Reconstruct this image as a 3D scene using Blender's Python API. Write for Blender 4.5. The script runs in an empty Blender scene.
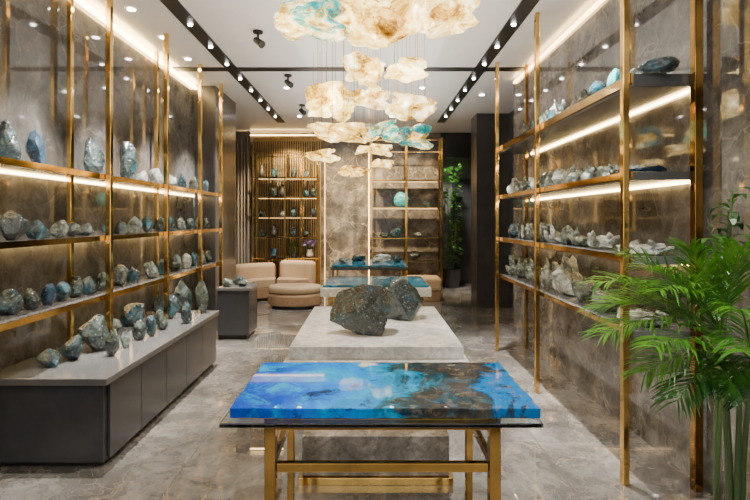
import bpy, bmesh, math, random
from mathutils import Vector, Matrix, noise
random.seed(7)
R = random.Random(11)
scene = bpy.context.scene
COL = scene.collection
ORG = {}
F, CX, CY, H = 500.0, 370.0, 219.0, 1.6
CEIL = 3.5

# ------------------------------------------------------------------ materials
class NT:
    def __init__(s, name):
        s.m = bpy.data.materials.new(name); s.m.use_nodes = True
        s.t = s.m.node_tree; s.n = s.t.nodes; s.l = s.t.links
        s.b = s.n['Principled BSDF']
    def add(s, typ, **kw):
        n = s.n.new(typ)
        for k, v in kw.items(): setattr(n, k, v)
        return n
    def link(s, a, b): s.l.new(a, b)
    def coord(s, rnd=False):
        tc = s.add('ShaderNodeTexCoord')
        if not rnd: return tc.outputs['Object']
        oi = s.add('ShaderNodeObjectInfo')
        mu = s.add('ShaderNodeMath', operation='MULTIPLY'); mu.inputs[1].default_value = 57.0
        s.link(oi.outputs['Random'], mu.inputs[0])
        va = s.add('ShaderNodeVectorMath', operation='ADD')
        s.link(tc.outputs['Object'], va.inputs[0]); s.link(mu.outputs[0], va.inputs[1])
        return va.outputs[0]
    def noise(s, vec, scale, detail=6, rough=.6, dist=0.0):
        n = s.add('ShaderNodeTexNoise'); n.inputs['Scale'].default_value = scale
        n.inputs['Detail'].default_value = detail; n.inputs['Roughness'].default_value = rough
        n.inputs['Distortion'].default_value = dist
        s.link(vec, n.inputs['Vector']); return n.outputs['Fac']
    def ramp(s, fac, stops, interp='LINEAR'):
        r = s.add('ShaderNodeValToRGB'); r.color_ramp.interpolation = interp
        e = r.color_ramp.elements
        while len(e) < len(stops): e.new(.5)
        for i, (p, c) in enumerate(stops):
            e[i].position = p; e[i].color = (c[0], c[1], c[2], 1) if not isinstance(c, (int, float)) else (c, c, c, 1)
        s.link(fac, r.inputs['Fac']); return r.outputs['Color']
    def mix(s, fac, a, b, mode='MIX'):
        m = s.add('ShaderNodeMix', data_type='RGBA', blend_type=mode)
        for sock, v in ((m.inputs[0], fac), (m.inputs[6], a), (m.inputs[7], b)):
            if isinstance(v, (int, float)): sock.default_value = v
            elif isinstance(v, tuple): sock.default_value = (*v, 1)
            else: s.link(v, sock)
        return m.outputs[2]
    def bump(s, fac, strength=.3, dist=.02):
        b = s.add('ShaderNodeBump'); b.inputs['Strength'].default_value = strength
        b.inputs['Distance'].default_value = dist
        s.link(fac, b.inputs['Height']); s.link(b.outputs[0], s.b.inputs['Normal'])
    def set(s, **kw):
        for k, v in kw.items(): s.b.inputs[k.replace('_', ' ')].default_value = v

def flat(name, c, rough=.5, metal=0.0, grain=.06, scale=30, spec=.5):
    k = NT(name); v = k.coord(); f = k.noise(v, scale, 3)
    col = k.ramp(f, [(.3, tuple(x*(1-grain*2) for x in c)), (.7, tuple(min(1, x*(1+grain)) for x in c))])
    k.link(col, k.b.inputs['Base Color']); k.set(Roughness=rough, Metallic=metal)
    k.b.inputs['Specular IOR Level'].default_value = spec
    return k.m
def emit(name, c, st):
    k = NT(name); k.set(Base_Color=(*c, 1), Emission_Strength=st); k.b.inputs['Emission Color'].default_value = (*c, 1)
    return k.m
def marble(name, dark, mid, light, vein, scale=1.0, rough=.12, veinw=.016, tiles=None, spec=.5, vamt=.8, ior=1.45, warpk=.75, soft=0):
    k = NT(name); v = k.coord()
    warp = k.add('ShaderNodeTexNoise'); warp.inputs['Scale'].default_value = 1.5*scale; warp.inputs['Detail'].default_value = 4; warp.inputs['Roughness'].default_value = .58
    k.link(v, warp.inputs['Vector'])
    sc = k.add('ShaderNodeVectorMath', operation='SCALE'); sc.inputs[3].default_value = warpk/scale
    k.link(warp.outputs['Color'], sc.inputs[0])
    va = k.add('ShaderNodeVectorMath', operation='ADD'); k.link(v, va.inputs[0]); k.link(sc.outputs[0], va.inputs[1])
    base = k.noise(va.outputs[0], 1.5*scale, 10, .68 - soft*.1)
    col = k.ramp(base, [(.33, dark), (.5, mid), (.67, light)])
    fine = k.ramp(k.noise(va.outputs[0], 8*scale, 9, .72), [(.33, .62+soft*.2), (.67, 1.25-soft*.12)])
    col = k.mix(1.0, col, fine, 'MULTIPLY')
    for s_, w_, amt, lo, hi, vc in ((1.25, veinw, vamt, .43, .58, vein), (3.1, veinw*1.3, vamt*.85, .46, .60, vein), (7.5, veinw*2.2, vamt*.5, .48, .62, tuple((a+b)/2 for a, b in zip(vein, light)))):
        vo = k.add('ShaderNodeTexVoronoi', feature='DISTANCE_TO_EDGE'); vo.inputs['Scale'].default_value = s_*scale
        k.link(va.outputs[0], vo.inputs['Vector'])
        vm = k.ramp(vo.outputs['Distance'], [(0, amt), (w_*.5, amt*.5), (w_*1.6, 0.0)])
        msk = k.ramp(k.noise(va.outputs[0], (1.3+s_*.3)*scale, 5), [(lo, 0.0), (hi, 1.0)])
        col = k.mix(k.mix(1.0, vm, msk, 'MULTIPLY'), col, vc)
    if tiles:
        br = k.add('ShaderNodeTexBrick'); br.offset = 0
        br.inputs['Scale'].default_value = 1; br.inputs['Brick Width'].default_value = tiles
        br.inputs['Row Height'].default_value = tiles; br.inputs['Mortar Size'].default_value = .0022
        k.link(v, br.inputs['Vector'])
        col = k.mix(br.outputs['Fac'], col, tuple(x*.5 for x in mid))
    k.link(col, k.b.inputs['Base Color']); k.set(Roughness=rough, IOR=ior); k.b.inputs['Specular IOR Level'].default_value = spec
    return k.m

M = {}
M['floor'] = marble('floor_marble', (.076,.070,.063), (.165,.154,.140), (.295,.28,.258), (.33,.25,.16), 1.3, .012, .015, tiles=1.2, spec=1.0, ior=2.2, vamt=.75, warpk=1.0, soft=.4)
M['wall'] = marble('wall_marble', (.053,.049,.044), (.118,.109,.098), (.25,.236,.216), (.48,.43,.355), 1.5, .05, .013, spec=.65, vamt=.45, ior=1.6, warpk=.85, soft=.2)
M['wall_l'] = marble('smoky_wall_marble', (.054,.050,.046), (.112,.105,.096), (.21,.199,.185), (.38,.345,.29), 1.5, .05, .012, spec=.6, vamt=.35, ior=1.55, warpk=.85, soft=.5)
M['wall_b'] = marble('back_marble', (.050,.043,.036), (.118,.103,.087), (.26,.235,.205), (.52,.43,.30), 1.3, .08, .018, vamt=.65)
M['white'] = marble('white_marble', (.46,.46,.46), (.60,.60,.595), (.74,.74,.735), (.36,.35,.34), 2.4, .06, .014, vamt=.5)
M['greym'] = marble('brown_marble', (.10,.085,.07), (.24,.21,.175), (.46,.42,.37), (.07,.05,.03), 3.0, .05, .018, vamt=.7)
M['ceil'] = flat('ceiling_paint', (.80,.785,.76), .16, 0, .02, 2)
M['black'] = flat('black_metal', (.015,.014,.013), .4, .3)
M['char'] = flat('charcoal_lacquer', (.033,.034,.038), .24, 0, .08, 8)
M['chartop'] = flat('grey_counter', (.10,.099,.098), .18, 0, .08, 6)
M['brass'] = flat('polished_brass', (.76,.48,.14), .10, 1.0, .14, 6)
M['bronze'] = flat('bronze', (.36,.20,.05), .10, 1.0, .18, 6)
M['shelf'] = flat('shelf_dark', (.12,.11,.10), .12, 0, .08, 5)
M['led'] = emit('led_warm', (1.0, .69, .29), 28)
M['ledsoft'] = emit('led_soft', (1.0, .67, .28), 12)
M['leddim'] = emit('led_dim', (1.0, .62, .22), 3.2)
M['lamp'] = emit('lamp_disc', (1.0, .95, .87), 45)
M['beige'] = flat('beige_fabric', (.48,.34,.21), .85, 0, .1, 60)
M['tan'] = flat('tan_leather', (.32,.20,.105), .5, 0, .1, 20)
M['curtain'] = flat('curtain_fabric', (.30,.255,.20), .9, 0, .1, 40)
M['slat'] = flat('gold_slat', (.50,.34,.13), .3, .6, .15, 12)
M['soil'] = flat('soil', (.03,.02,.013), .95)
M['pot'] = flat('pot_glaze', (.05,.046,.042), .4)
M['stemg'] = flat('stem_green', (.055,.10,.027), .55)
M['petal'] = flat('petal', (.42,.30,.70), .6)
M['ceram'] = flat('ceramic', (.5,.46,.40), .35)
M['darkwall'] = flat('dark_panel', (.048,.046,.045), .25, 0, .1, 5)
M['nichewall'] = flat('niche_panel', (.16,.15,.14), .3, 0, .1, 5)
M['doorm'] = flat('dark_door', (.03,.03,.031), .2, 0, .1, 5)
def leafm(name, a, b):
    k = NT(name); v = k.coord(True); col = k.ramp(k.noise(v, 9, 3), [(.35, a), (.65, b)])
    k.link(col, k.b.inputs['Base Color']); k.set(Roughness=.36)
    tr = k.add('ShaderNodeBsdfTranslucent'); k.link(col, tr.inputs['Color'])
    mx = k.add('ShaderNodeMixShader'); mx.inputs[0].default_value = .32
    k.link(k.b.outputs[0], mx.inputs[1]); k.link(tr.outputs[0], mx.inputs[2])
    k.link(mx.outputs[0], k.n['Material Output'].inputs['Surface'])
    return k.m
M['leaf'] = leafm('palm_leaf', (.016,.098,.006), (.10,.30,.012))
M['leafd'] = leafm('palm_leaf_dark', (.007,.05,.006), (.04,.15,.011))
M['leaf2'] = leafm('shrub_leaf', (.02,.10,.015), (.08,.26,.03))
k = NT('clear_glass'); k.set(Base_Color=(.82,.96,.91,1), Roughness=.01, IOR=1.5); k.b.inputs['Transmission Weight'].default_value = 1.0
M['glass'] = k.m
def stone(name, stops, flecks, scale, rough=.25, bump=.5, patch=None, th=.54, flk=(.57,.66), bd=.012):
    k = NT(name); v = k.coord(True)
    a = k.noise(v, 6*scale, 8, .72, 1.0)
    col = k.ramp(a, stops)
    if patch:
        p = k.ramp(k.noise(v, 4.5*scale, 6, .70, .6), [(th, 0.0), (th+.09, 1.0)])
        pc = k.ramp(k.noise(v, 14*scale, 4), [(.35, patch[0]), (.65, patch[1])])
        col = k.mix(p, col, pc)
    f = k.ramp(k.noise(v, 22*scale, 6, .75), [(flk[0], 0.0), (flk[1], 1.0)])
    col = k.mix(f, col, flecks)
    k.link(col, k.b.inputs['Base Color']); k.set(Roughness=rough); k.b.inputs['Specular IOR Level'].default_value = 1.0
    k.bump(k.noise(v, 14*scale, 9, .74), bump, bd)
    return k.m
M['lab'] = stone('teal_rock', [(.32,(.004,.012,.015)),(.48,(.015,.034,.040)),(.6,(.055,.085,.09)),(.75,(.25,.31,.31))], (.30,.40,.42), 1.7, .06, .5, ((.003,.042,.068),(.012,.15,.22)), .52, (.60,.67), .014)
M['turq'] = stone('turquoise_rock', [(.32,(.01,.14,.17)),(.48,(.015,.27,.33)),(.6,(.06,.42,.45)),(.75,(.35,.62,.6))], (.25,.52,.50), 1.5, .2, .4)
M['blue'] = stone('blue_rock', [(.32,(.004,.014,.030)),(.48,(.009,.034,.072)),(.6,(.028,.09,.15)),(.75,(.22,.31,.36))], (.30,.40,.45), 1.6, .06, .5, None, .5, (.60,.67), .014)
M['dark'] = stone('dark_rock', [(.32,(.005,.010,.010)),(.5,(.018,.029,.027)),(.62,(.068,.094,.086)),(.78,(.30,.33,.31))], (.34,.38,.35), 1.6, .07, .5, None, .5, (.60,.67), .014)
M['pale'] = stone('pale_rock', [(.32,(.07,.082,.074)),(.46,(.21,.235,.215)),(.58,(.45,.48,.455)),(.75,(.80,.82,.79))], (.05,.066,.06), 2.0, .15, .8, None, .5, (.57,.66), .02)
M['grey'] = stone('grey_rock', [(.32,(.014,.024,.021)),(.48,(.058,.078,.067)),(.6,(.17,.205,.18)),(.75,(.48,.51,.48))], (.48,.52,.49), 2.1, .1, .8, None, .5, (.57,.66), .02)
M['big'] = stone('boulder_rock', [(.32,(.003,.007,.008)),(.5,(.012,.022,.023)),(.62,(.05,.075,.072)),(.78,(.24,.29,.27))], (.22,.29,.28), 1.7, .07, .5, ((.003,.030,.046),(.006,.095,.15)), .55, (.59,.67), .014)
def gem(name, L, kind):
    k = NT(name); v = k.coord()
    sep = k.add('ShaderNodeSeparateXYZ'); k.link(v, sep.inputs[0])
    mr = k.add('ShaderNodeMapRange'); mr.inputs[1].default_value = -L/2; mr.inputs[2].default_value = L/2
    k.link(sep.outputs[0], mr.inputs[0])
    n = k.noise(v, 3.2, 11, .74, .7)
    ad = k.add('ShaderNodeMath', operation='MULTIPLY_ADD'); ad.inputs[1].default_value = 1.1; k.link(n, ad.inputs[0]); k.link(mr.outputs[0], ad.inputs[2])
    sb = k.add('ShaderNodeMath', operation='SUBTRACT'); sb.inputs[1].default_value = .55; k.link(ad.outputs[0], sb.inputs[0])
    if kind == 0:
        st = [(0.0,(.0,.05,.46)),(.18,(.0,.12,.66)),(.36,(.0,.23,.74)),(.50,(.0,.20,.45)),(.60,(.006,.055,.075)),(.69,(.022,.020,.017)),(.80,(.055,.045,.032)),(.90,(.018,.024,.028)),(.97,(.0,.11,.34))]
    else:
        st = [(0.0,(.008,.08,.15)),(.3,(.012,.13,.21)),(.5,(.05,.09,.10)),(.7,(.012,.10,.17)),(1.0,(.012,.16,.25))]
    col = k.ramp(sb.outputs[0], st)
    c2 = k.ramp(k.noise(v, 5.5, 10, .78, .8), [(.50, 0.0), (.61, .85)])
    if kind == 0:
        lm = k.ramp(sb.outputs[0], [(.50, 1.0), (.66, .12)])
        c2 = k.mix(1.0, c2, lm, 'MULTIPLY')
    col = k.mix(c2, col, (.0,.40,.70) if kind == 0 else (.03,.21,.29))
    dk = k.ramp(k.noise(v, 5.0, 11, .84, .5), [(.39, .94), (.45, 0.0)])
    col = k.mix(dk, col, (.002,.014,.034) if kind == 0 else (.01,.028,.038))
    gm = k.ramp(k.noise(v, 16, 11, .85), [(.53, 0.0), (.60, .7)])
    gm = k.mix(1.0, gm, k.ramp(sb.outputs[0], [(.52, .04), (.66, 1.0)]), 'MULTIPLY')
    col = k.mix(gm, col, (.19,.145,.085))
    if kind == 0:
        bp = k.ramp(k.noise(v, 6.5, 11, .82, .4), [(.62, 0.0), (.68, .85)])
        col = k.mix(bp, col, (.05,.05,.043))
        ds = k.add('ShaderNodeVectorMath', operation='DISTANCE'); k.link(v, ds.inputs[0]); ds.inputs[1].default_value = (-.08, .30, .045)
        nn = k.add('ShaderNodeMath', operation='MULTIPLY_ADD'); nn.inputs[1].default_value = .20; k.link(k.noise(v, 24, 8, .8), nn.inputs[0]); k.link(ds.outputs['Value'], nn.inputs[2])
        col = k.mix(k.ramp(nn.outputs[0], [(.135, .9), (.155, 0.0)]), col, (.60,.57,.49))
    k.link(col, k.b.inputs['Base Color']); k.set(Roughness=.03)
    k.b.inputs['Specular IOR Level'].default_value = .2
    return k.m
M['gem'] = gem('blue_gem', 1.32, 0); M['gem2'] = gem('teal_gem', 1.2, 1)
def glow(name, tealness, st):
    k = NT(name); v = k.coord(True)
    n = k.noise(v, 5.8, 11, .75, .7)
    col = k.ramp(n, [(.35,(.08,.034,.002)),(.42,(.32,.17,.014)),(.48,(.70,.46,.09)),(.535,(.96,.80,.36)),(.60,(1.0,.97,.80))])
    st_ = k.ramp(n, [(.35, .10), (.45, .17), (.53, .30), (.62, .75)])
    if tealness:
        p = k.ramp(k.noise(v, 3.4, 6, .68, .8), [(.57-tealness*.2, 0.0), (.64-tealness*.2, 1.0)])
        tc = k.ramp(n, [(.34,(.0,.045,.075)),(.46,(.0,.17,.24)),(.56,(.01,.36,.45)),(.64,(.20,.62,.66))])
        col = k.mix(p, col, tc)
        st_ = k.mix(p, st_, (.16,.16,.16))
    mu = k.add('ShaderNodeMath', operation='MULTIPLY'); mu.inputs[1].default_value = st; k.link(st_, mu.inputs[0])
    k.link(mu.outputs[0], k.b.inputs['Emission Strength'])
    k.link(col, k.b.inputs['Base Color']); k.link(col, k.b.inputs['Emission Color'])
    k.set(Roughness=.04, IOR=1.5)
    k.b.inputs['Transmission Weight'].default_value = .85
    k.bump(n, .9, .07)
    return k.m
M['glow'] = glow('glowing_quartz', 0, 3.8); M['glowt'] = glow('glowing_teal_quartz', .46, 3.8); M['glowtt'] = glow('glowing_deep_teal', .66, 3.6)

# ------------------------------------------------------------------ builders
class MB:
    def __init__(s): s.bm = bmesh.new()
    def box(s, x0, x1, y0, y1, z0, z1):
        v = [s.bm.verts.new(p) for p in ((x0,y0,z0),(x1,y0,z0),(x1,y1,z0),(x0,y1,z0),(x0,y0,z1),(x1,y0,z1),(x1,y1,z1),(x0,y1,z1))]
        for f in ((3,2,1,0),(4,5,6,7),(0,1,5,4),(1,2,6,5),(2,3,7,6),(3,0,4,7)): s.bm.faces.new([v[i] for i in f])
        return s
    def prism(s, pts, z0, z1):
        a = [s.bm.verts.new((x,y,z0)) for x, y in pts]; b = [s.bm.verts.new((x,y,z1)) for x, y in pts]
        n = len(pts); s.bm.faces.new(a[::-1]); s.bm.faces.new(b)
        for i in range(n): s.bm.faces.new((a[i], a[(i+1)%n], b[(i+1)%n], b[i]))
        return s
    def tube(s, path, rad, seg=8):
        path = [Vector(p) for p in path]; rings = []
        for i, p in enumerate(path):
            t = (path[min(i+1, len(path)-1)] - path[max(i-1, 0)]).normalized()
            u = t.cross(Vector((0,0,1)))
            if u.length < 1e-3: u = Vector((1,0,0))
            u.normalize(); w = t.cross(u)
            r = rad[i] if isinstance(rad, (list, tuple)) else rad
            rings.append([s.bm.verts.new(p + (u*math.cos(2*math.pi*j/seg) + w*math.sin(2*math.pi*j/seg))*r) for j in range(seg)])
        for a, b in zip(rings, rings[1:]):
            for j in range(seg): s.bm.faces.new((a[j], a[(j+1)%seg], b[(j+1)%seg], b[j]))
        s.bm.faces.new(rings[0][::-1]); s.bm.faces.new(rings[-1]); return s
    def lathe(s, c, prof, seg=24):
        rings = [[s.bm.verts.new((c[0]+r*math.cos(2*math.pi*j/seg), c[1]+r*math.sin(2*math.pi*j/seg), c[2]+z)) for j in range(seg)] for r, z in prof]
        for a, b in zip(rings, rings[1:]):
            for j in range(seg): s.bm.faces.new((a[j], a[(j+1)%seg], b[(j+1)%seg], b[j]))
        s.bm.faces.new(rings[0][::-1]); s.bm.faces.new(rings[-1]); return s
    def poly(s, pts): s.bm.faces.new([s.bm.verts.new(p) for p in pts]); return s
    def merge(s, other, mat4):
        other.bm.transform(mat4); me = bpy.data.meshes.new('tmp'); other.bm.to_mesh(me); other.bm.free()
        s.bm.from_mesh(me); bpy.data.meshes.remove(me); return s
    def build(s, name, mat, parent=None, org=None, bevel=0, smooth=False, seg=2):
        if parent is not None: org = ORG[parent.name]
        org = Vector(org or (0,0,0))
        bmesh.ops.recalc_face_normals(s.bm, faces=s.bm.faces)
        for v in s.bm.verts: v.co -= org
        me = bpy.data.meshes.new(name); s.bm.to_mesh(me); s.bm.free()
        if smooth:
            for p in me.polygons: p.use_smooth = True
        me.materials.append(M[mat] if isinstance(mat, str) else mat)
        o = bpy.data.objects.new(name, me); COL.objects.link(o)
        ORG[o.name] = org
        if parent is not None: o.parent = parent
        else: o.location = org
        if bevel:
            b = o.modifiers.new('bevel', 'BEVEL'); b.width = bevel; b.segments = seg; b.limit_method = 'ANGLE'; b.angle_limit = .6
        return o
def tag(o, label=None, cat=None, group=None, kind=None):
    if label: o['label'] = label
    if cat: o['category'] = cat
    if group: o['group'] = group
    if kind: o['kind'] = kind
    return o
def empty(name, loc, label, cat, group=None):
    o = bpy.data.objects.new(name, None); COL.objects.link(o); o.location = loc; o.empty_display_size = .1
    ORG[o.name] = Vector(loc); return tag(o, label, cat, group)
def struct(mb, name, mat, bevel=0):
    return tag(mb.build(name, mat, bevel=bevel), kind='structure')
def at(px, py, Y): return Vector(((px-CX)*Y/F, Y, H-(py-CY)*Y/F))
ORD = 'first second third fourth fifth sixth seventh eighth ninth tenth eleventh twelfth thirteenth fourteenth fifteenth sixteenth seventeenth eighteenth nineteenth twentieth'.split()
ORD += ['twenty-'+x for x in ORD[:9]]

def rock_mb(w, d, h, seed, sub=3, planes=14, rough=.03, flatb=.08, taper=0., base=True, jag=0., lo_=.55, hi_=.93):
    r = random.Random(seed); mb = MB(); bm = mb.bm
    bmesh.ops.create_icosphere(bm, subdivisions=sub, radius=1)
    pl = []
    for i in range(planes):
        n = Vector((r.gauss(0,1), r.gauss(0,1), r.gauss(0,1))).normalized(); pl.append((n, r.uniform(lo_,hi_)))
    off = Vector((r.uniform(0,50), r.uniform(0,50), r.uniform(0,50)))
    for v in bm.verts:
        n0 = v.co.normalized(); rr = 1.1
        for n, o in pl:
            dp = n0.dot(n)
            if dp > .15: rr = min(rr, o/dp)
        rr *= 1 + rough*1.5*noise.fractal(n0*1.6+off, 1.0, 2.0, 4) + rough*.5*noise.noise(n0*6+off)
        if jag: rr *= 1 + jag*noise.fractal(n0*2.6+off, .9, 2.1, 4)
        v.co = n0*rr
    a = r.uniform(0, 6.28)
    lo = [min(v.co[i] for v in bm.verts) for i in range(3)]; hi = [max(v.co[i] for v in bm.verts) for i in range(3)]
    dims = (w, d, h)
    for v in bm.verts:
        for i in range(3): v.co[i] = ((v.co[i]-lo[i])/(hi[i]-lo[i]) - (.5 if i < 2 else 0))*dims[i]
        if taper:
            s = 1 - taper*(v.co.z/h)
            v.co.x = v.co.x*s + taper*.12*w*math.sin(a)*v.co.z/h; v.co.y *= s
        if base:
            v.co.z = max(0, (v.co.z - flatb*h)/(1-flatb))
    return mb
def fit(mb, w, d, h):
    bm = mb.bm
    lo = [min(v.co[i] for v in bm.verts) for i in range(3)]; hi = [max(v.co[i] for v in bm.verts) for i in range(3)]
    for v in bm.verts:
        for i in range(3): v.co[i] = ((v.co[i]-lo[i])/(hi[i]-lo[i]) - (.5 if i < 2 else 0))*(w,d,h)[i]
    return mb
def cluster_mb(w, d, h, seed):
    r = random.Random(seed); mb = MB(); n = r.randint(5, 8)
    mb.merge(rock_mb(1.0, .9, .45, seed*3+1, 2, 11, lo_=.5), Matrix.Identity(4))
    for i in range(n):
        hh = r.uniform(.36, .66); ww = r.uniform(.24, .44)
        m = Matrix.Translation((r.uniform(-.38,.38), r.uniform(-.26,.26), r.uniform(.02,.22))) @ Matrix.Rotation(r.uniform(-1.1,1.1), 4, 'Y') @ Matrix.Rotation(r.uniform(-.8,.8), 4, 'X') @ Matrix.Rotation(r.uniform(0,6.28), 4, 'Z')
        mb.merge(rock_mb(ww, ww*.75, hh, seed*7+i, 2, 7, taper=.14, lo_=.40, rough=.03), m)
    for v in mb.bm.verts: v.co.z = max(0, v.co.z)
    return fit(mb, w, d, h)
def rock(name, loc, w, d, h, mat, seed, label, group=None, sub=3, taper=0., clus=False, **kw):
    mb = cluster_mb(w, d, h, seed) if clus else rock_mb(w, d, h, seed, sub, taper=taper, **kw)
    o = mb.build(name, mat, org=(0,0,0), smooth=False); o.location = loc
    return tag(o, label, 'rock', group)

# ------------------------------------------------------------------ shell
XL, XR = -2.5, 1.98
struct(MB().box(-3.4, 3.2, -1.5, 13.2, -.1, 0), 'floor', 'floor')
struct(MB().box(-3.4, 3.2, -1.5, 13.2, CEIL, CEIL+.1), 'ceiling', 'ceil')
struct(MB().box(XL-.12, XL, -1.5, 7.12, 0, CEIL), 'wall_left', 'wall_l')
struct(MB().box(XL-.12, -2.2, 7.12, 8.2, 0, CEIL), 'wall_left_return', 'darkwall')
struct(MB().box(-3.3, -3.2, 8.2, 11, 0, CEIL), 'wall_left_alcove', 'wall_b')
struct(MB().box(XR, XR+.12, 2.7, 6.9, 0, CEIL), 'wall_right', 'wall')
struct(MB().box(1.90, XR+.12, -1.5, 2.7, 0, CEIL), 'wall_right_pier', 'wall')
struct(MB().box(1.92, 2.6, 9.0, 9.5, 0, CEIL), 'wall_right_column', 'darkwall')
struct(MB().box(2.5, 2.6, 6.9, 9.0, 0, CEIL), 'wall_right_far', 'darkwall')
struct(MB().box(XR+.12, 2.6, 6.8, 6.9, 0, CEIL), 'wall_right_return', 'darkwall')
struct(MB().box(-3.3, 1.55, 11, 11.12, 0, CEIL), 'wall_back', 'wall_b')
struct(MB().box(1.45, 2.9, 12.5, 12.6, 0, CEIL), 'wall_niche_back', 'nichewall')
struct(MB().box(1.45, 1.55, 11.12, 12.5, 0, CEIL), 'wall_niche_left', 'nichewall')
struct(MB().box(2.6, 2.7, 9.5, 12.5, 0, CEIL), 'wall_niche_right', 'nichewall')
struct(MB().box(1.56, 2.6, 11.0, 11.1, 2.95, CEIL), 'wall_niche_header', 'doorm')
d = struct(MB().box(2.05, 2.58, 12.42, 12.5, 0, 2.6), 'door_1', 'doorm', .01)
MB().tube([(2.12,12.38,.8),(2.12,12.38,1.5)], .015).build('door_handle', 'brass', d)
struct(MB().box(-3.2, 2.5, 6.26, 6.40, CEIL-.012, CEIL), 'trim_1', 'black')
struct(MB().box(-2.9, -1.0, 10.95, 10.98, CEIL-.07, CEIL-.05), 'trim_2', 'ledsoft')
struct(MB().box(-2.49, -2.45, 1.0, 7.1, CEIL-.06, CEIL-.03), 'trim_3', 'led')
struct(MB().box(XR-.03, XR-.005, 3.0, 6.8, CEIL-.06, CEIL-.03), 'trim_4', 'ledsoft')
struct(MB().box(-.03, -.012, 10.97, 11.0, .1, CEIL-.4), 'trim_5', 'ledsoft')
struct(MB().box(-1.0, -.985, 10.975, 11.0, .1, CEIL-.4), 'trim_6', 'leddim')

# ------------------------------------------------------------------ ceiling tracks, lamps
for nm, X in (('left', -1.74), ('right', 1.39)):
    t = empty('ceiling_track', (X, 6, CEIL), f'black recessed ceiling track with small lamps along the {nm} side of the ceiling', 'track light')
    MB().box(X-.075, X+.075, 2.0, 9.8, CEIL-.014, CEIL-.001).build('track_channel', 'black', t)
    for i in range(10):
        y = 3.6 + i*.62
        MB().lathe((X, y, CEIL-.03), [(.018,0),(.022,.015)], 12).build('lamp', 'lamp', t)
dl = [(-2.15,4.5),(-2.15,5.2),(-2.15,5.9),(-1.2,7.2),(-.5,7.4),(.75,7.2),(1.7,7.6),(.4,9.2),(-1.3,9.2)]
for i, (x, y) in enumerate(dl):
    where = f'{ORD[i]} along the left shelving, counted from the camera' if i < 3 else f'{ORD[i-3]} one counted past the dark ceiling slot'
    t = empty('downlight', (x, y, CEIL), f'small round ceiling downlight, {where}', 'downlight', 'round ceiling downlights')
    MB().lathe((x,y,CEIL-.012), [(.055,0),(.06,.011)], 20).build('trim_ring', 'ceil', t)
    MB().lathe((x,y,CEIL-.018), [(.035,0),(.035,.006)], 16).build('lens', 'lamp', t)
for i, (px, py) in enumerate(((258,43),(288,84),(302,112))):
    Y = (CEIL-.12-H)*F/(CY-py); p = at(px, py, Y)
    t = empty('spotlight', (p.x, p.y, CEIL), f'black adjustable ceiling spotlight left of the hanging stones, {ORD[i]} from the camera', 'spotlight', 'black ceiling spotlights')
    MB().lathe((p.x,p.y,CEIL-.02), [(.05,0),(.05,.019)], 16).build('mount_plate', 'black', t)
    MB().tube([(p.x,p.y,CEIL-.02),(p.x,p.y,CEIL-.09)], .012).build('stem', 'black', t)
    MB().tube([(p.x-.03,p.y+.02,CEIL-.08),(p.x+.05,p.y-.04,CEIL-.15)], [.03,.04], 14).build('lamp_head', 'black', t)

# ------------------------------------------------------------------ left cabinet + shelving
t = empty('display_cabinet', (-2.08,4.35,0), 'long charcoal cabinet with handleless doors under the left wall shelves', 'cabinet')
MB().box(-2.48,-1.71,3.21,5.50,.035,.54).build('body','char',t,bevel=.004)
MB().box(-2.48,-1.67,3.17,5.54,.541,.587).build('countertop','chartop',t,bevel=.006)
MB().box(-2.46,-1.74,3.24,5.46,0,.034).build('plinth_base','black',t)
for i in range(5):
    y0 = 3.25+i*.45
    MB().box(-1.709,-1.69,y0+.004,y0+.446,.045,.53).build('door','char',t,bevel=.003)
t = empty('display_cabinet', (-1.8,7.0,0), 'short dark cabinet standing past the end of the long charcoal cabinet', 'cabinet')
MB().box(-2.02,-1.60,6.62,7.10,.06,.65).build('body','char',t,bevel=.004)
MB().box(-2.03,-1.58,6.60,7.11,.651,.69).build('countertop','chartop',t,bevel=.005)
MB().box(-1.99,-1.64,6.66,7.08,0,.059).build('plinth_base','black',t)

LS = [1.952, 1.464, .992]
t = empty('wall_shelving', (-2.3,4.7,0), 'brass-framed three-tier stone shelving along the left marble wall', 'shelving')
for z in LS:
    s = MB().box(-2.485,-2.125,2.3,7.05,z-.03,z).build('shelf','shelf',t)
    MB().box(-2.124,-2.108,2.3,7.05,z-.036,z+.004).build('edge_strip','brass',s)
    MB().box(-2.47,-2.455,2.4,7.0,z-.042,z-.031).build('led_strip','led',s)
for y, z0 in ((2.4,0),(4.0,.588),(5.12,.588),(6.14,0),(7.0,0)):
    MB().box(-2.106,-2.064,y-.022,y+.022,z0,CEIL-.002).build('post','brass',t,bevel=.004)
for y, z0 in ((4.06,.588),(5.70,0)):
    MB().box(-2.452,-2.414,y-.022,y+.022,z0,CEIL-.002).build('wall_post','brass',t,bevel=.004)

look = {'lab':'teal-tinged dark','dark':'dark green-black','pale':'pale crystalline','grey':'mottled grey','blue':'deep blue','turq':'bright turquoise'}
def shape(w, h): return 'upright' if h > 1.25*w else ('low' if h < .65*w else 'rounded')
def row(items, X, zs, where, group, sgn, sd, clus=False):
    items = sorted(items, key=lambda a: sgn*a[0])
    for i, (px, w, h, m) in enumerate(items):
        Y = X*F/(px-CX); W = w*Y/F*(1.24 if clus else 1.04); Hh = h*Y/F*(1.14 if clus and h < 25 else 1.0)
        tp = .32 if h > 1.25*w else .12
        D = min(W*.85, .28)
        xo = X + R.uniform(-.02,.02)
        cl = clus and m in ('pale','grey')
        kd = f'jagged {look[m]} mineral cluster' if cl else f'{look[m]} {shape(w,h)} rock'
        rock('mineral_cluster' if cl else 'mineral_rock', (xo, Y, zs+.001), W, D, Hh, m, sd+i, f'{kd}, {ORD[i]} from the near end of {where}', group, taper=tp, clus=cl)
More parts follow.
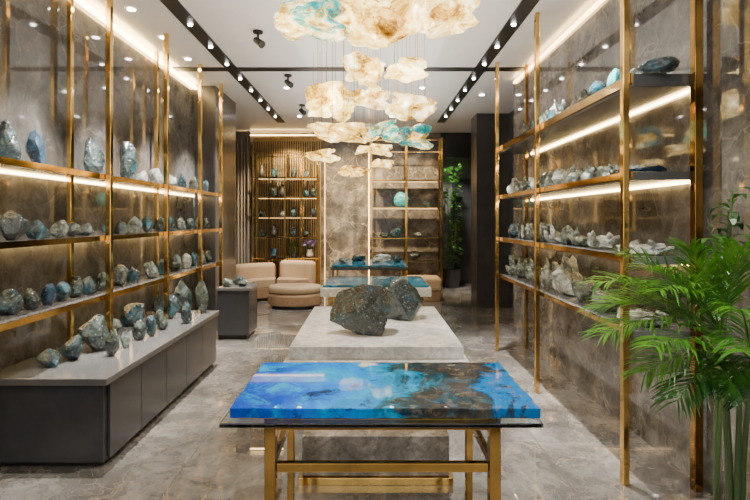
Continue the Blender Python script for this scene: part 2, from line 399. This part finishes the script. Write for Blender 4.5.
L1 = [(8,28,44,'lab'),(33,22,38,'blue'),(92,25,40,'lab'),(127,19,40,'lab'),(141,12,13,'pale'),(156,15,18,'pale'),(172,13,15,'grey'),(182,10,17,'lab'),(193,11,15,'grey'),(204,9,13,'lab'),(212,8,12,'grey')]
L2 = [(17,28,30,'dark'),(39,20,19,'lab'),(57,16,18,'grey'),(72,15,14,'dark'),(88,16,13,'grey'),(105,12,17,'lab'),(119,14,13,'dark'),(134,14,17,'grey'),(147,13,18,'lab'),(160,12,14,'dark'),(171,11,14,'lab'),(181,10,13,'grey'),(191,10,12,'lab'),(200,9,12,'pale'),(207,8,11,'dark'),(213,7,11,'grey')]
L3 = [(12,24,26,'lab'),(32,18,22,'dark'),(47,15,22,'blue'),(62,18,20,'lab'),(76,13,22,'dark'),(88,15,18,'lab'),(101,14,19,'dark'),(119,19,22,'dark'),(134,15,16,'lab'),(148,14,17,'grey'),(161,13,16,'lab'),(174,14,18,'dark'),(185,12,15,'pale'),(194,10,14,'lab'),(202,9,14,'grey'),(209,8,13,'dark'),(215,6,12,'lab')]
row(L1,-2.28,LS[0],"the left wall's top shelf",'rocks on the top left shelf',1,100)
row(L2,-2.28,LS[1],"the left wall's middle shelf",'rocks on the middle left shelf',1,150)
row(L3,-2.28,LS[2],"the left wall's bottom shelf",'rocks on the bottom left shelf',1,200)
C = [(47,367,24,18,'lab'),(69,361,22,25,'lab'),(91,352,31,37,'dark'),(110,357,15,28,'dark'),(123,349,11,17,'grey'),(131,326,27,22,'lab'),(137,341,16,20,'dark'),(149,337,14,21,'lab'),(160,330,15,20,'dark'),(171,319,17,24,'lab'),(180,311,24,33,'dark'),(206,309,18,32,'dark'),(157,309,13,18,'lab'),(112,335,16,16,'grey'),(190,324,13,21,'lab')]
C.sort(key=lambda a:-a[1])
for i, (px, by, w, h, m) in enumerate(C):
    Y = min((H-.587)*F/(by-CY), 5.38); X = (px-CX)*Y/F
    X = min(X, -1.72-w*Y/F*.5)
    rock('mineral_rock', (X, Y+.03, .588), w*Y/F, w*Y/F*.8, h*Y/F, m, 300+i, f'{look[m]} {shape(w,h)} rock, {ORD[i]} nearest on the long charcoal cabinet', 'rocks on the long cabinet', taper=.32 if h>1.2*w else .12)
for i, (x, y, s) in enumerate(((-1.92,6.72,.15),(-1.72,6.75,.14),(-1.82,6.94,.17))):
    rock('mineral_rock', (x,y,.691), s, s*.8, s*.75, ('grey','dark','lab')[i], 330+i, f'small {look[("grey","dark","lab")[i]]} rock, {ORD[i]} nearest on the short dark cabinet', 'rocks on the short cabinet')

# ------------------------------------------------------------------ right shelving
RS = [(2.47,.075),(1.884,.05),(1.377,.05),(.93,.04)]
t = empty('wall_shelving', (1.75,4.5,0), 'tall brass-framed four-tier stone shelving along the right marble wall', 'shelving')
for z, th in RS:
    s = MB().box(1.575,1.972,2.99,6.12,z-th,z).build('shelf','chartop',t,bevel=.003)
    MB().box(1.56,1.574,2.99,6.12,z-th*.75,z+.003).build('edge_strip','brass',s)
    if z > 1: MB().box(1.955,1.97,3.05,6.08,z-th-.014,z-th-.001).build('led_strip','led',s)
for y in (3.02,4.61,6.06):
    MB().box(1.519,1.558,y-.022,y+.022,0,CEIL-.002).build('post','brass',t,bevel=.004)
MB().box(1.905,1.955,2.93,2.98,0,CEIL-.002).build('wall_post','bronze',t,bevel=.004)
MB().box(1.905,1.945,6.13,6.17,0,CEIL-.002).build('wall_post','bronze',t,bevel=.004)
R1 = [(528,9,15,'grey'),(535,10,16,'lab'),(542,11,16,'grey'),(549,12,17,'grey'),(557,13,18,'lab'),(566,15,17,'grey'),(576,16,18,'pale'),(587,17,17,'grey'),(599,17,18,'lab'),(613,15,26,'turq'),(634,22,14,'grey'),(656,30,12,'lab')]
R2 = [(515,11,16,'pale'),(522,11,13,'grey'),(529,12,15,'grey'),(537,13,15,'pale'),(546,14,16,'dark'),(556,16,18,'grey'),(567,19,17,'pale'),(580,21,18,'grey'),(596,25,16,'grey'),(613,20,14,'grey'),(642,40,9,'blue')]
R3 = [(515,11,13,'lab'),(522,12,15,'grey'),(529,12,15,'pale'),(537,14,16,'grey'),(546,15,17,'grey'),(557,18,17,'pale'),(569,20,17,'grey'),(583,22,16,'grey'),(603,28,16,'pale'),(645,40,13,'pale')]
R4 = [(515,13,29,'grey'),(522,12,18,'grey'),(530,13,20,'grey'),(539,15,22,'grey'),(550,17,31,'pale'),(566,27,42,'pale'),(586,22,27,'grey'),(608,28,20,'grey'),(645,40,18,'pale')]
for a, (z, th), w, sd in ((R1,RS[0],"top",400),(R2,RS[1],"second",450),(R3,RS[2],"third",500),(R4,RS[3],"lowest",550)):
    row(a, 1.74 if sd > 400 else 1.70, z, f"the right wall's {w} shelf", f'rocks on the {w} right shelf', -1, sd, True)

# ------------------------------------------------------------------ plinth, boulders
t = empty('marble_plinth', (.05,4.85,0), 'stepped white marble display plinth carrying two dark boulders, mid-room', 'plinth')
MB().box(-.635,.735,3.92,5.72,.50,.60).build('top_slab','white',t,bevel=.006)
MB().box(-.67,.77,3.86,5.76,0,.499).build('base_block','white',t,bevel=.006)
rock('boulder', (-.07,4.42,.601), .72,.42,.44, 'big', 933, 'large angular dark grey-green boulder lying in front on the white marble plinth', sub=5, taper=.36, planes=14, rough=.03, lo_=.52, hi_=.86, flatb=.14)
rock('boulder', (.345,5.02,.601), .48,.42,.43, 'big', 941, 'smaller angular dark grey-green boulder behind the large one on the white marble plinth', sub=5, taper=.36, planes=14, rough=.03, lo_=.52, hi_=.86, flatb=.14)

# ------------------------------------------------------------------ front table
t = empty('display_table', (.05,2.42,0), 'glass-topped display table with bronze legs under the blue slab', 'table')
MB().box(-.62,.713,2.05,2.82,.742,.76).build('glass_top','glass',t,bevel=.004)
for x in (-.426,.533):
    for y, r in ((2.15,.024),(2.70,.018)):
        MB().box(x-r,x+r,y-r,y+r,0,.741).build('leg','bronze',t,bevel=.003)
for y in (2.15,2.70):
    MB().box(-.400,.507,y-.016,y+.016,.698,.735).build('top_rail','bronze',t,bevel=.003)
MB().box(-.400,.507,2.134,2.166,.518,.556).build('cross_bar','bronze',t,bevel=.003)
MB().box(-.406,.513,2.686,2.714,.518,.556).build('cross_bar','bronze',t,bevel=.003)
for x in (-.426,.533):
    MB().box(x-.014,x+.014,2.176,2.68,.70,.735).build('side_rail','bronze',t,bevel=.003)
    MB().box(x-.014,x+.014,2.176,2.68,.52,.555).build('side_rail','bronze',t,bevel=.003)
def slab(name, x0, x1, y0, y1, z0, z1, mat, label, seed, jit=.008, n=26):
    r = random.Random(seed); pts = []
    cx, cy = (x0+x1)/2, (y0+y1)/2
    def side(a, b, m):
        for i in range(m):
            tt = i/m; yield (a[0]+(b[0]-a[0])*tt, a[1]+(b[1]-a[1])*tt)
    for A, B, m in (((x0,y0),(x1,y0),n),((x1,y0),(x1,y1),n//2),((x1,y1),(x0,y1),n),((x0,y1),(x0,y0),n//2)):
        for p in side(A,B,m): pts.append((p[0]+r.uniform(-jit,jit), p[1]+r.uniform(-jit,jit)))
    o = MB().prism(pts, z0, z1).build(name, mat, org=(cx,cy,z0), bevel=.005)
    return tag(o, label, 'stone slab')
slab('gem_slab',-.592,.715,2.10,2.77,.761,.806,'gem','polished bright blue and brown stone slab on the glass table',5,.005)
t = empty('marble_block', (.03,3.3,0), 'low brown marble block with brass base strip on the floor behind the glass table', 'plinth')
MB().box(-.41,.48,3.02,3.6,.045,.29).build('block','greym',t,bevel=.006)
MB().box(-.43,.50,3.0,3.62,0,.044).build('base_strip','brass',t,bevel=.003)

# ------------------------------------------------------------------ second & third tables
t = empty('display_table', (.1,6.55,0), 'pale marble display table behind the boulder plinth', 'table')
MB().box(-.60,.74,6.02,7.05,.66,.77).build('table_top','white',t,bevel=.008)
for x in (-.48,.62):
    for y in (6.12,6.95): MB().box(x-.03,x+.03,y-.03,y+.03,0,.659).build('leg','brass',t,bevel=.003)
slab('gem_slab',-.57,.71,6.05,7.02,.771,.800,'gem2','polished blue-teal stone slab on the pale marble table',8)
t = empty('display_table', (0,8.4,0), 'brass-legged display table farthest from the camera, before the back shelves', 'table')
MB().box(-.62,.60,7.82,8.95,.80,.84).build('table_top','char',t,bevel=.006)
MB().box(-.56,.54,7.90,8.87,.30,.34).build('lower_shelf','white',t,bevel=.006)
for x in (-.58,.56):
    for y in (7.86,8.91): MB().box(x-.018,x+.018,y-.018,y+.018,0,.799).build('leg','brass',t,bevel=.003)
slab('gem_slab',-.60,.58,7.84,8.92,.841,.875,'gem2','polished blue-teal stone slab on the farthest brass-legged table',9)
rock('mineral_rock',(.2,8.5,.876),.34,.25,.13,'pale',77,'pale flat rock lying on the farthest teal stone slab')
rock('mineral_rock',(-.2,8.6,.876),.24,.2,.12,'lab',78,'small dark teal rock left of the pale one on the farthest slab')
rock('mineral_rock',(-.44,8.3,.876),.16,.14,.10,'grey',79,'small grey rock at the left edge of the farthest teal slab')
rock('mineral_rock',(.46,8.4,.876),.15,.14,.12,'dark',80,'small dark rock at the right edge of the farthest teal slab')

# ------------------------------------------------------------------ seating
def arc_pts(cx, cy, r0, r1, a0, a1, n=28):
    p = [(cx+r1*math.cos(a0+(a1-a0)*i/n), cy+r1*math.sin(a0+(a1-a0)*i/n)) for i in range(n+1)]
    q = [(cx+r0*math.cos(a0+(a1-a0)*i/n), cy+r0*math.sin(a0+(a1-a0)*i/n)) for i in range(n+1)]
    return p + q[::-1]
def disc(cx, cy, rx, ry, n=40): return [(cx+rx*math.cos(2*math.pi*i/n), cy+ry*math.sin(2*math.pi*i/n)) for i in range(n)]
def capsule(cx, cy, rm, hw, a0, a1, n=24):
    p = [(cx+(rm+hw)*math.cos(a0+(a1-a0)*i/n), cy+(rm+hw)*math.sin(a0+(a1-a0)*i/n)) for i in range(n+1)]
    ex, ey = cx+rm*math.cos(a1), cy+rm*math.sin(a1)
    p += [(ex+hw*math.cos(a1+math.pi*j/8), ey+hw*math.sin(a1+math.pi*j/8)) for j in range(1,8)]
    p += [(cx+(rm-hw)*math.cos(a1-(a1-a0)*i/n), cy+(rm-hw)*math.sin(a1-(a1-a0)*i/n)) for i in range(n+1)]
    ex, ey = cx+rm*math.cos(a0), cy+rm*math.sin(a0)
    p += [(ex+hw*math.cos(a0+math.pi+math.pi*j/8), ey+hw*math.sin(a0+math.pi+math.pi*j/8)) for j in range(1,8)]
    return p
sx, sy = -1.80, 9.36; dg = math.radians
t = empty('curved_sofa', (sx,sy,0), 'low curved tan sofa with rounded backs before the slat screen', 'sofa')
MB().prism(arc_pts(sx,sy,.52,.98,dg(40),dg(205),40),.0,.05).build('foot_rail','black',t)
MB().prism(arc_pts(sx,sy,.46,1.01,dg(38),dg(207),48),.051,.26).build('base','tan',t,bevel=.05,seg=4)
for a0, a1, h in ((48,86,.76),(106,148,.71),(168,202,.74)):
    MB().prism(arc_pts(sx,sy,.46,.78,dg(a0-8),dg(a1+8)),.261,.42).build('seat_cushion','beige',t,bevel=.06,seg=4)
    MB().prism(capsule(sx,sy,.90,.115,dg(a0),dg(a1)),.262,h).build('backrest','beige',t,bevel=.085,seg=6)
t = empty('ottoman', (-1.36,9.10,0), 'large round tan ottoman in front of the curved sofa', 'ottoman')
MB().prism(disc(-1.36,9.10,.42,.30),0,.05).build('foot_ring','black',t)
MB().prism(disc(-1.36,9.10,.50,.36),.051,.27).build('base','tan',t,bevel=.06,seg=4)
MB().prism(disc(-1.36,9.10,.49,.35),.271,.40).build('seat_cushion','beige',t,bevel=.055,seg=4)
t = empty('bench', (1.04,10.0,0), 'low beige upholstered bench in front of the right back shelves', 'bench')
MB().box(.70,1.38,9.7,10.3,0,.2).build('base','tan',t,bevel=.03,seg=3)
MB().box(.68,1.40,9.68,10.32,.201,.45).build('seat_cushion','beige',t,bevel=.06,seg=4)

# ------------------------------------------------------------------ back wall furniture
mb = MB()
for i in range(30):
    x = -2.54+i*.05; mb.box(x,x+.018,10.87,10.92,.02,CEIL-.12)
mb.box(-2.55,-1.04,10.93,10.95,.02,.08); mb.box(-2.55,-1.04,10.93,10.95,CEIL-.2,CEIL-.12)
tag(mb.build('slat_screen','slat',org=(-1.8,10.9,0)),'golden vertical slat screen behind the left back shelves','screen')
mb = MB(); n = 60
for i in range(n):
    xa, xb = -3.15+.58*i/n, -3.15+.58*(i+1)/n
    ya, yb = 10.75+.05*math.sin(i*.9), 10.75+.05*math.sin((i+1)*.9)
    mb.poly([(xa,ya,.02),(xb,yb,.02),(xb,yb,CEIL-.01),(xa,ya,CEIL-.01)])
tag(mb.build('curtain','curtain',org=(-2.85,10.75,0),smooth=True),'beige floor-length pleated curtain in the back left corner','curtain')
def backunit(x0, x1, posts, shelves, label, top, bars, led, pw, sm):
    t = empty('back_shelving', ((x0+x1)/2,10.65,0), label, 'shelving', 'brass shelving on the back wall')
    for x in posts:
        for y in (10.46,10.82): MB().box(x-pw,x+pw,y-.013,y+.013,0,top).build('post','brass',t)
    for z in shelves:
        s = MB().box(x0+.02,x1-.02,10.48,10.80,z-.012,z).build('shelf',sm,t)
        MB().box(x0,x1,10.446,10.479,z-.016,z+.003).build('edge_strip','brass',s)
        MB().box(x0+.05,x1-.05,10.785,10.80,z-.024,z-.013).build('led_strip',led,s)
    for z in bars: MB().box(x0,x1,10.452,10.468,z-.008,z+.008).build('cross_bar','brass',t)
backunit(-2.45,-1.10,(-2.45,-2.11,-1.78,-1.44,-1.10),(2.48,2.06,1.64,1.22,.78),'brass shelving in front of the golden slat screen',3.0,(2.9,2.98),'leddim',.012,'black')
backunit(.02,1.50,(.02,.76,1.50),(2.42,1.84,1.2,.72),'brass shelving on the marble back wall beside the dark doorway',3.3,(3.0,3.25),'leddim',.02,'black')
def vase(x, y, z, h, r, label, mat='ceram'):
    o = MB().lathe((x,y,z),[(r*.6,0),(r,h*.3),(r*.95,h*.5),(r*.4,h*.78),(r*.5,h)],20).build('vase',mat,org=(x,y,z),smooth=True)
    return tag(o,label,'vase')
for zi, (z, nm) in enumerate(((2.48,'top'),(2.06,'second'),(1.64,'third'),(1.22,'fourth'),(.78,'lowest'))):
    q = 0
    for j, x in enumerate((-2.30,-2.04,-1.86,-1.62,-1.36,-1.20)):
        if zi == 4 and j >= 2: continue
        if (j+zi*2) % 3 == 2: continue
        m = ('grey','lab','dark','dark')[(j+zi)%4]; q += 1
        if (j*2+zi) % 5 == 0: vase(x,10.64,z+.001,.27,.065,f'small dark vase, {ORD[q-1]} from left on the {nm} shelf before the slat screen','pot')
        else: rock('mineral_rock',(x,10.64,z+.001),.14,.13,.15+.06*(j%2),m,600+zi*6+j,f'small {look[m]} rock, {ORD[q-1]} from left on the {nm} shelf before the slat screen','small pieces on the back shelves',sub=2)
rock('mineral_rock',(.66,10.62,1.841),.32,.2,.33,'turq',651,'bright turquoise round rock alone on the second shelf of the right back shelving',None,planes=30,lo_=.94,rough=.03,flatb=.04)
for j, (x, z, w, h, m, nm) in enumerate(((.3,1.201,.22,.12,'dark','third'),(.55,1.201,.26,.22,'lab','third'),(1.0,1.201,.22,.12,'grey','third'),(.35,.721,.3,.16,'dark','lowest'),(.97,.721,.26,.2,'grey','lowest'),(1.2,1.841,.2,.14,'dark','second'))):
    rock('mineral_rock',(x,10.63,z),w,.18,h,m,680+j,f'small {look[m]} rock on the {nm} right back shelf, {("left part","centre","right part","left part","right part","far right")[j]}','small pieces on the back shelves',sub=2)
FZ = .781
t = empty('flower_vase',(-1.28,10.64,FZ),'vase of lilac flowers at the right end of the lowest slat screen shelf','flowers')
MB().lathe((-1.28,10.64,FZ),[(.05,0),(.08,.06),(.05,.14),(.06,.17)],18).build('vase','ceram',t,smooth=True)
for i in range(9):
    a = i*.7; q = .6+.4*(i%2); e = (-1.28+.12*q*math.cos(a),10.64+.10*q*math.sin(a),FZ+.28+.05*math.sin(i*2.1))
    MB().tube([(-1.28,10.64,FZ+.15),(-1.28+.05*math.cos(a),10.64+.04*math.sin(a),FZ+.21),e],.006,6).build('flower_stem','stemg',t)
    b = rock_mb(.10,.09,.07,700+i,2,base=False)
    for v in b.bm.verts: v.co += Vector(e)
    b.build('blossom','petal',t)
def leafy(nx, ny, z0, z1, rad, count, ll, lw, mb):
    for i in range(count):
        a = R.uniform(0,6.28); z = R.uniform(z0,z1); rr = rad*.6*math.sqrt(R.random())
        p = Vector((nx+rr*math.cos(a),ny+rr*math.sin(a),z)); b = a+R.uniform(-1.2,1.2); dr = Vector((math.cos(b),math.sin(b),R.uniform(-.6,.6))).normalized()
        w = dr.cross(Vector((0,0,1))).normalized()*lw; l = min(R.uniform(.6,1)*ll, rad-rr)
        mb.poly([p,p+dr*l*.4+w,p+dr*l,p+dr*l*.4-w])
t = empty('potted_plant',(-1.61,10.64,FZ),'small green leafy plant in a dark pot on the lowest slat screen shelf','plant')
MB().lathe((-1.61,10.64,FZ),[(.05,0),(.07,.1),(.07,.11)],16).build('pot','pot',t)
mb = MB(); leafy(-1.61,10.64,FZ+.13,FZ+.34,.15,70,.12,.018,mb); mb.build('foliage','leaf2',t)

# ------------------------------------------------------------------ hanging stones
def pend(px, py, w, h, Y, mat, label, seed, dy=None, wires=2):
    c = at(px, py, Y); W, Hh = w*Y/F, h*Y/F; D = dy or W*.7
    t = empty('hanging_stone', tuple(c), label, 'pendant light', 'glowing hanging stones')
    r = random.Random(seed)
    mb = MB()
    for i in range(5):
        ww = W*r.uniform(.42,.66) if i else W*.90; hh = Hh*r.uniform(.48,.74)
        pl = rock_mb(ww, D*r.uniform(.55,.85), hh, seed*5+i, 4, planes=10, rough=.05, base=False, jag=.17, lo_=.44, hi_=.85)
        a = (i-2)/2
        mb.merge(pl, Matrix.Translation(((r.uniform(.10,.26)*(-1)**i if i else 0)*W, r.uniform(-.1,.1)*D, a*.22*Hh*(-1 if seed%2 else 1))) @ Matrix.Rotation(r.uniform(-.3,.3), 4, 'Y'))
    fit(mb, W, D, Hh)
    for v in mb.bm.verts:
        v.co.z -= Hh/2
        v.co += c
    mb.build('stone_shade', mat, t)
    for i in range(wires):
        x = c.x + (i-(wires-1)/2)*W*.7/wires
        MB().tube([(x,c.y,c.z),(x,c.y,CEIL-.001)],.0020,5).build('wire','bronze',t)
P = [(312,20,76,42,3.05,'glowt','glowing cream stone with teal patches, far left of the top tier'),
 (345,8,92,58,3.66,'glow','big glowing amber stone, second from left of the top tier'),
 (390,22,88,50,3.12,'glow','big glowing golden stone, lowest in the middle of the top tier'),
 (420,4,84,54,4.25,'glow','glowing amber stone, second from right of the top tier'),
 (449,16,60,40,3.35,'glow','glowing amber stone, far right of the top tier'),
 (364,69,44,34,4.55,'glow','glowing golden stone on the second tier, left of its pair'),
 (406,69,44,26,4.6,'glow','glowing golden stone on the second tier, right of its pair'),
 (331,102,50,40,4.8,'glow','glowing amber stone at the left of the third tier'),
 (369,98,44,25,5.25,'glow','glowing pale stone in the middle of the third tier'),
 (411,107,52,32,4.9,'glow','glowing golden stone at the right of the third tier'),
 (338,133,62,23,4.14,'glow','wide glowing stone at the left of the fourth tier'),
 (382,131,46,23,5.7,'glowt','teal-patched glowing stone in the middle of the fourth tier'),
 (415,136,38,27,6.2,'glowtt','deep teal and gold glowing stone at the right of the fourth tier'),
 (323,156,36,14,5.7,'glow','small glowing pale stone, low on the left of the cluster'),
 (374,150,38,13,6.2,'glow','small glowing pale stone, low in the middle of the cluster'),
 (354,171,34,12,6.75,'glow','small glowing pale stone hanging lowest of all'),
 (382,164,24,10,6.75,'glow','tiny glowing stone, low on the right of the cluster')]
for i, (px,py,w,h,Y,m,lb) in enumerate(P): pend(px,py,w,h,Y,m,lb,820+i,wires=4, dy=.40 if i<5 else (.34 if i in (8,11,14) else (.26 if i == 5 else None)))

# ------------------------------------------------------------------ palm
def frond(mb, b, tip, lift, n=30, L=.20, wd=.007):
    b, tip = Vector(b), Vector(tip); c = (b+tip)/2 + Vector((0,0,lift))
    pt = lambda t: b*(1-t)**2 + c*2*t*(1-t) + tip*t*t
    mb.tube([pt(i/10) for i in range(11)], [.005*(1-.8*i/10) for i in range(11)], 5)
    for i in range(n):
        t = .2 + .8*i/(n-1); p = pt(t); tg = (pt(min(1,t+.02))-pt(t-.02)).normalized()
        sd = tg.cross(Vector((0,0,1)))
        if sd.length < .1: sd = Vector((1,0,0))
        sd.normalize(); up = sd.cross(tg)
        l = L*(.40+.60*math.sin(math.pi*min(1,.15+.8*(t-.16)/.84)))
        for s in (-1,1):
            dr = (tg*R.uniform(.8,1.1) + sd*s*R.uniform(.5,.75) + up*R.uniform(-.1,.35)).normalized()
            wv = tg.cross(dr).cross(dr).normalized()*wd*.5
            droop = Vector((0,0,-1))*l*R.uniform(.08,.35)
            q1 = p+dr*l*.4; q2 = p+dr*l*.75+droop*.4; q3 = p+dr*l+droop
            vs = [mb.bm.verts.new(x) for x in (p-wv*.4,p+wv*.4,q1+wv,q1-wv,q2+wv*.7,q2-wv*.7,q3)]
            mb.bm.faces.new((vs[0],vs[1],vs[2],vs[3])); mb.bm.faces.new((vs[3],vs[2],vs[4],vs[5])); mb.bm.faces.new((vs[5],vs[4],vs[6]))
PX, PY = 1.52, 2.08
t = empty('potted_palm',(PX,PY,0),'lush green potted palm with feathery fronds in the right foreground','plant')
MB().lathe((PX,PY,0),[(.13,0),(.16,.12),(.17,.21),(.155,.22),(.15,.19)],28).build('pot','pot',t,smooth=False)
MB().lathe((PX,PY,.175),[(.145,0),(.147,.012)],24).build('soil','soil',t)
crowns = [(1.45,2.05,1.08),(1.50,2.14,1.12),(1.48,2.0,.96),(1.57,2.06,1.02)]
for i,(x,y,z) in enumerate(crowns):
    MB().tube([(PX+(x-PX)*.3,PY+(y-PY)*.3,.18),(PX+(x-PX)*.5,PY+(y-PY)*.5,.6),(x,y,z)],[.014,.012,.008],8).build('stem','stemg',t,smooth=True)
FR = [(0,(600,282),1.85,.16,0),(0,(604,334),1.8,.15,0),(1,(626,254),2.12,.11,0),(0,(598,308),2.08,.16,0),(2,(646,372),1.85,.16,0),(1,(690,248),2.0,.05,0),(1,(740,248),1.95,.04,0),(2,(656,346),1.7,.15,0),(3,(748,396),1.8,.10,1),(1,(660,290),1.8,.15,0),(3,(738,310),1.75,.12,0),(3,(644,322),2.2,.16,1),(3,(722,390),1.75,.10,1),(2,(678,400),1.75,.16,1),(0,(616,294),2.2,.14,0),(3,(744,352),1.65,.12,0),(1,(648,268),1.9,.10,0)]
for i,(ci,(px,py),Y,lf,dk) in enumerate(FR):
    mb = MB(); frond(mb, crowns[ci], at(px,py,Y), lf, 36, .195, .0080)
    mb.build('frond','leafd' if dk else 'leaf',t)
# broad-leaved plant at the right edge
qx, qy = 1.70, 2.46
t = empty('potted_shrub',(qx,qy,0),'tall broad-leaved plant at the right edge, rising behind the feathery palm','plant')
MB().lathe((qx,qy,0),[(.10,0),(.115,.09),(.12,.16),(.105,.16)],22).build('pot','pot',t)
for i,(dx,dy,z) in enumerate(((.06,-.03,1.74),(.03,.03,1.50),(.09,.03,1.64))):
    MB().tube([(qx,qy,.155),(qx+dx*.5,qy+dy*.5,1.0),(qx+dx,qy+dy,z)],[.012,.010,.006],7).build('stem','stemg',t)
    mb = MB()
    for j in range(22):
        a = j*2.4+i; zz = z-.5*j/22; b = Vector((qx+dx*(zz/z),qy+dy*(zz/z),zz)); dr = Vector((math.cos(a),math.sin(a),R.uniform(.2,.8))).normalized()
        l = R.uniform(.085,.115); w = dr.cross(Vector((0,0,1))).normalized()*.024
        e1 = b+dr*l*.5; e2 = b+dr*l*.85+Vector((0,0,-.02)); e3 = b+dr*l*1.05+Vector((0,0,-.06))
        vs = [mb.bm.verts.new(x) for x in (b,e1+w,e2+w*.7,e3,e2-w*.7,e1-w)]
        mb.bm.faces.new((vs[0],vs[1],vs[5])); mb.bm.faces.new((vs[1],vs[2],vs[4],vs[5])); mb.bm.faces.new((vs[2],vs[3],vs[4]))
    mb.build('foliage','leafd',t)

# niche plant
nx, ny = 1.92, 11.75
t = empty('potted_shrub',(nx,ny,0),'tall dark green potted plant beside the dark doorway at the back','plant')
MB().lathe((nx,ny,0),[(.16,0),(.2,.2),(.21,.42),(.18,.42)],20).build('pot','pot',t)
mb = MB(); leafy(nx,ny,.55,2.85,.33,560,.18,.026,mb)
for i in range(4):
    a = i*1.57; MB().tube([(nx+.04*math.cos(a),ny+.04*math.sin(a),.4),(nx+.1*math.cos(a),ny+.1*math.sin(a),2.3)],.012,6).build('stem','stemg',t)
mb.build('foliage','leaf2',t)

# ------------------------------------------------------------------ lights
def spot(x, y, z, tx, ty, tz, e, size=70, blend=.6, c=(1,.95,.875), r=.04):
    l = bpy.data.lights.new('spot','SPOT'); l.energy = e; l.spot_size = math.radians(size); l.spot_blend = blend; l.color = c; l.shadow_soft_size = r
    o = bpy.data.objects.new('spot_lamp', l); COL.objects.link(o); o.location = (x,y,z)
    o.rotation_euler = (Vector((tx,ty,tz))-Vector((x,y,z))).to_track_quat('-Z','Y').to_euler(); return o
def area(x, y, z, sx, sy, e, c=(1,.97,.92), rx=0, ry=0):
    l = bpy.data.lights.new('area','AREA'); l.shape = 'RECTANGLE'; l.size = sx; l.size_y = sy; l.energy = e; l.color = c
    o = bpy.data.objects.new('fill_lamp', l); COL.objects.link(o); o.location = (x,y,z); o.rotation_euler = (rx,ry,0); return o
Z = CEIL-.06
for y in (3.6,4.6,5.7,6.8): spot(-1.74,y,Z,-2.25,y,1.2,820,56)
for y in (3.3,4.3,5.4,6.5): spot(-.7,y,Z,-2.3,y+.2,.95,430,42)  # extra spots without fixtures, added to brighten the lower left shelves
for y in (3.4,4.6,5.8): spot(1.3,y,Z,1.75,y,1.3,880,56)
for y in (3.6,5.0): spot(.2,y,Z,1.75,y+.2,1.0,340,42)
spot(.0,2.2,Z,.05,2.45,.8,320,50); spot(0,4.6,2.4,.05,4.7,.6,200,70); spot(0,6.5,Z,0,6.6,.7,420,58); spot(0,8.4,Z,0,8.4,.8,400,58)
wm = (1,.76,.46)
spot(-1.8,8.6,Z,-1.9,9.5,.4,400,75); spot(.7,9.4,Z,.8,11,1.4,760,80,c=wm); spot(-1.8,9.6,Z,-1.8,11,1.6,520,80,c=wm); spot(-.6,9.4,Z,-.6,11,1.6,640,80,c=wm)
spot(1.2,1.2,Z,1.4,2.1,1.0,340,60); spot(2.0,11.25,Z,1.93,11.9,1.4,420,75)  # second spot is added to light the niche plant and passage
area(0,.3,Z,2.6,2.6,66)  # unseen overhead fill, added to lift the foreground
area(0,-1.3,1.9,3.5,2.2,36,(1,.98,.945),math.radians(90))  # added fill panel behind the camera, not a lamp of the room
area(0,5.2,2.75,2.2,7.5,102,(1,.97,.92),math.radians(180))  # upward fill without a fixture, added to brighten the ceiling
w = bpy.data.worlds.new('world'); scene.world = w; w.use_nodes = True
w.node_tree.nodes['Background'].inputs[0].default_value = (1,.965,.92,1); w.node_tree.nodes['Background'].inputs[1].default_value = .17

cam = bpy.data.cameras.new('camera'); co = bpy.data.objects.new('camera', cam); COL.objects.link(co)
co.location = (0,0,H); co.rotation_euler = (math.radians(90),0,0)
cam.sensor_width = 36; cam.lens = 24; cam.shift_x = 5/750; cam.shift_y = -31/750; cam.clip_start = .02
scene.camera = co
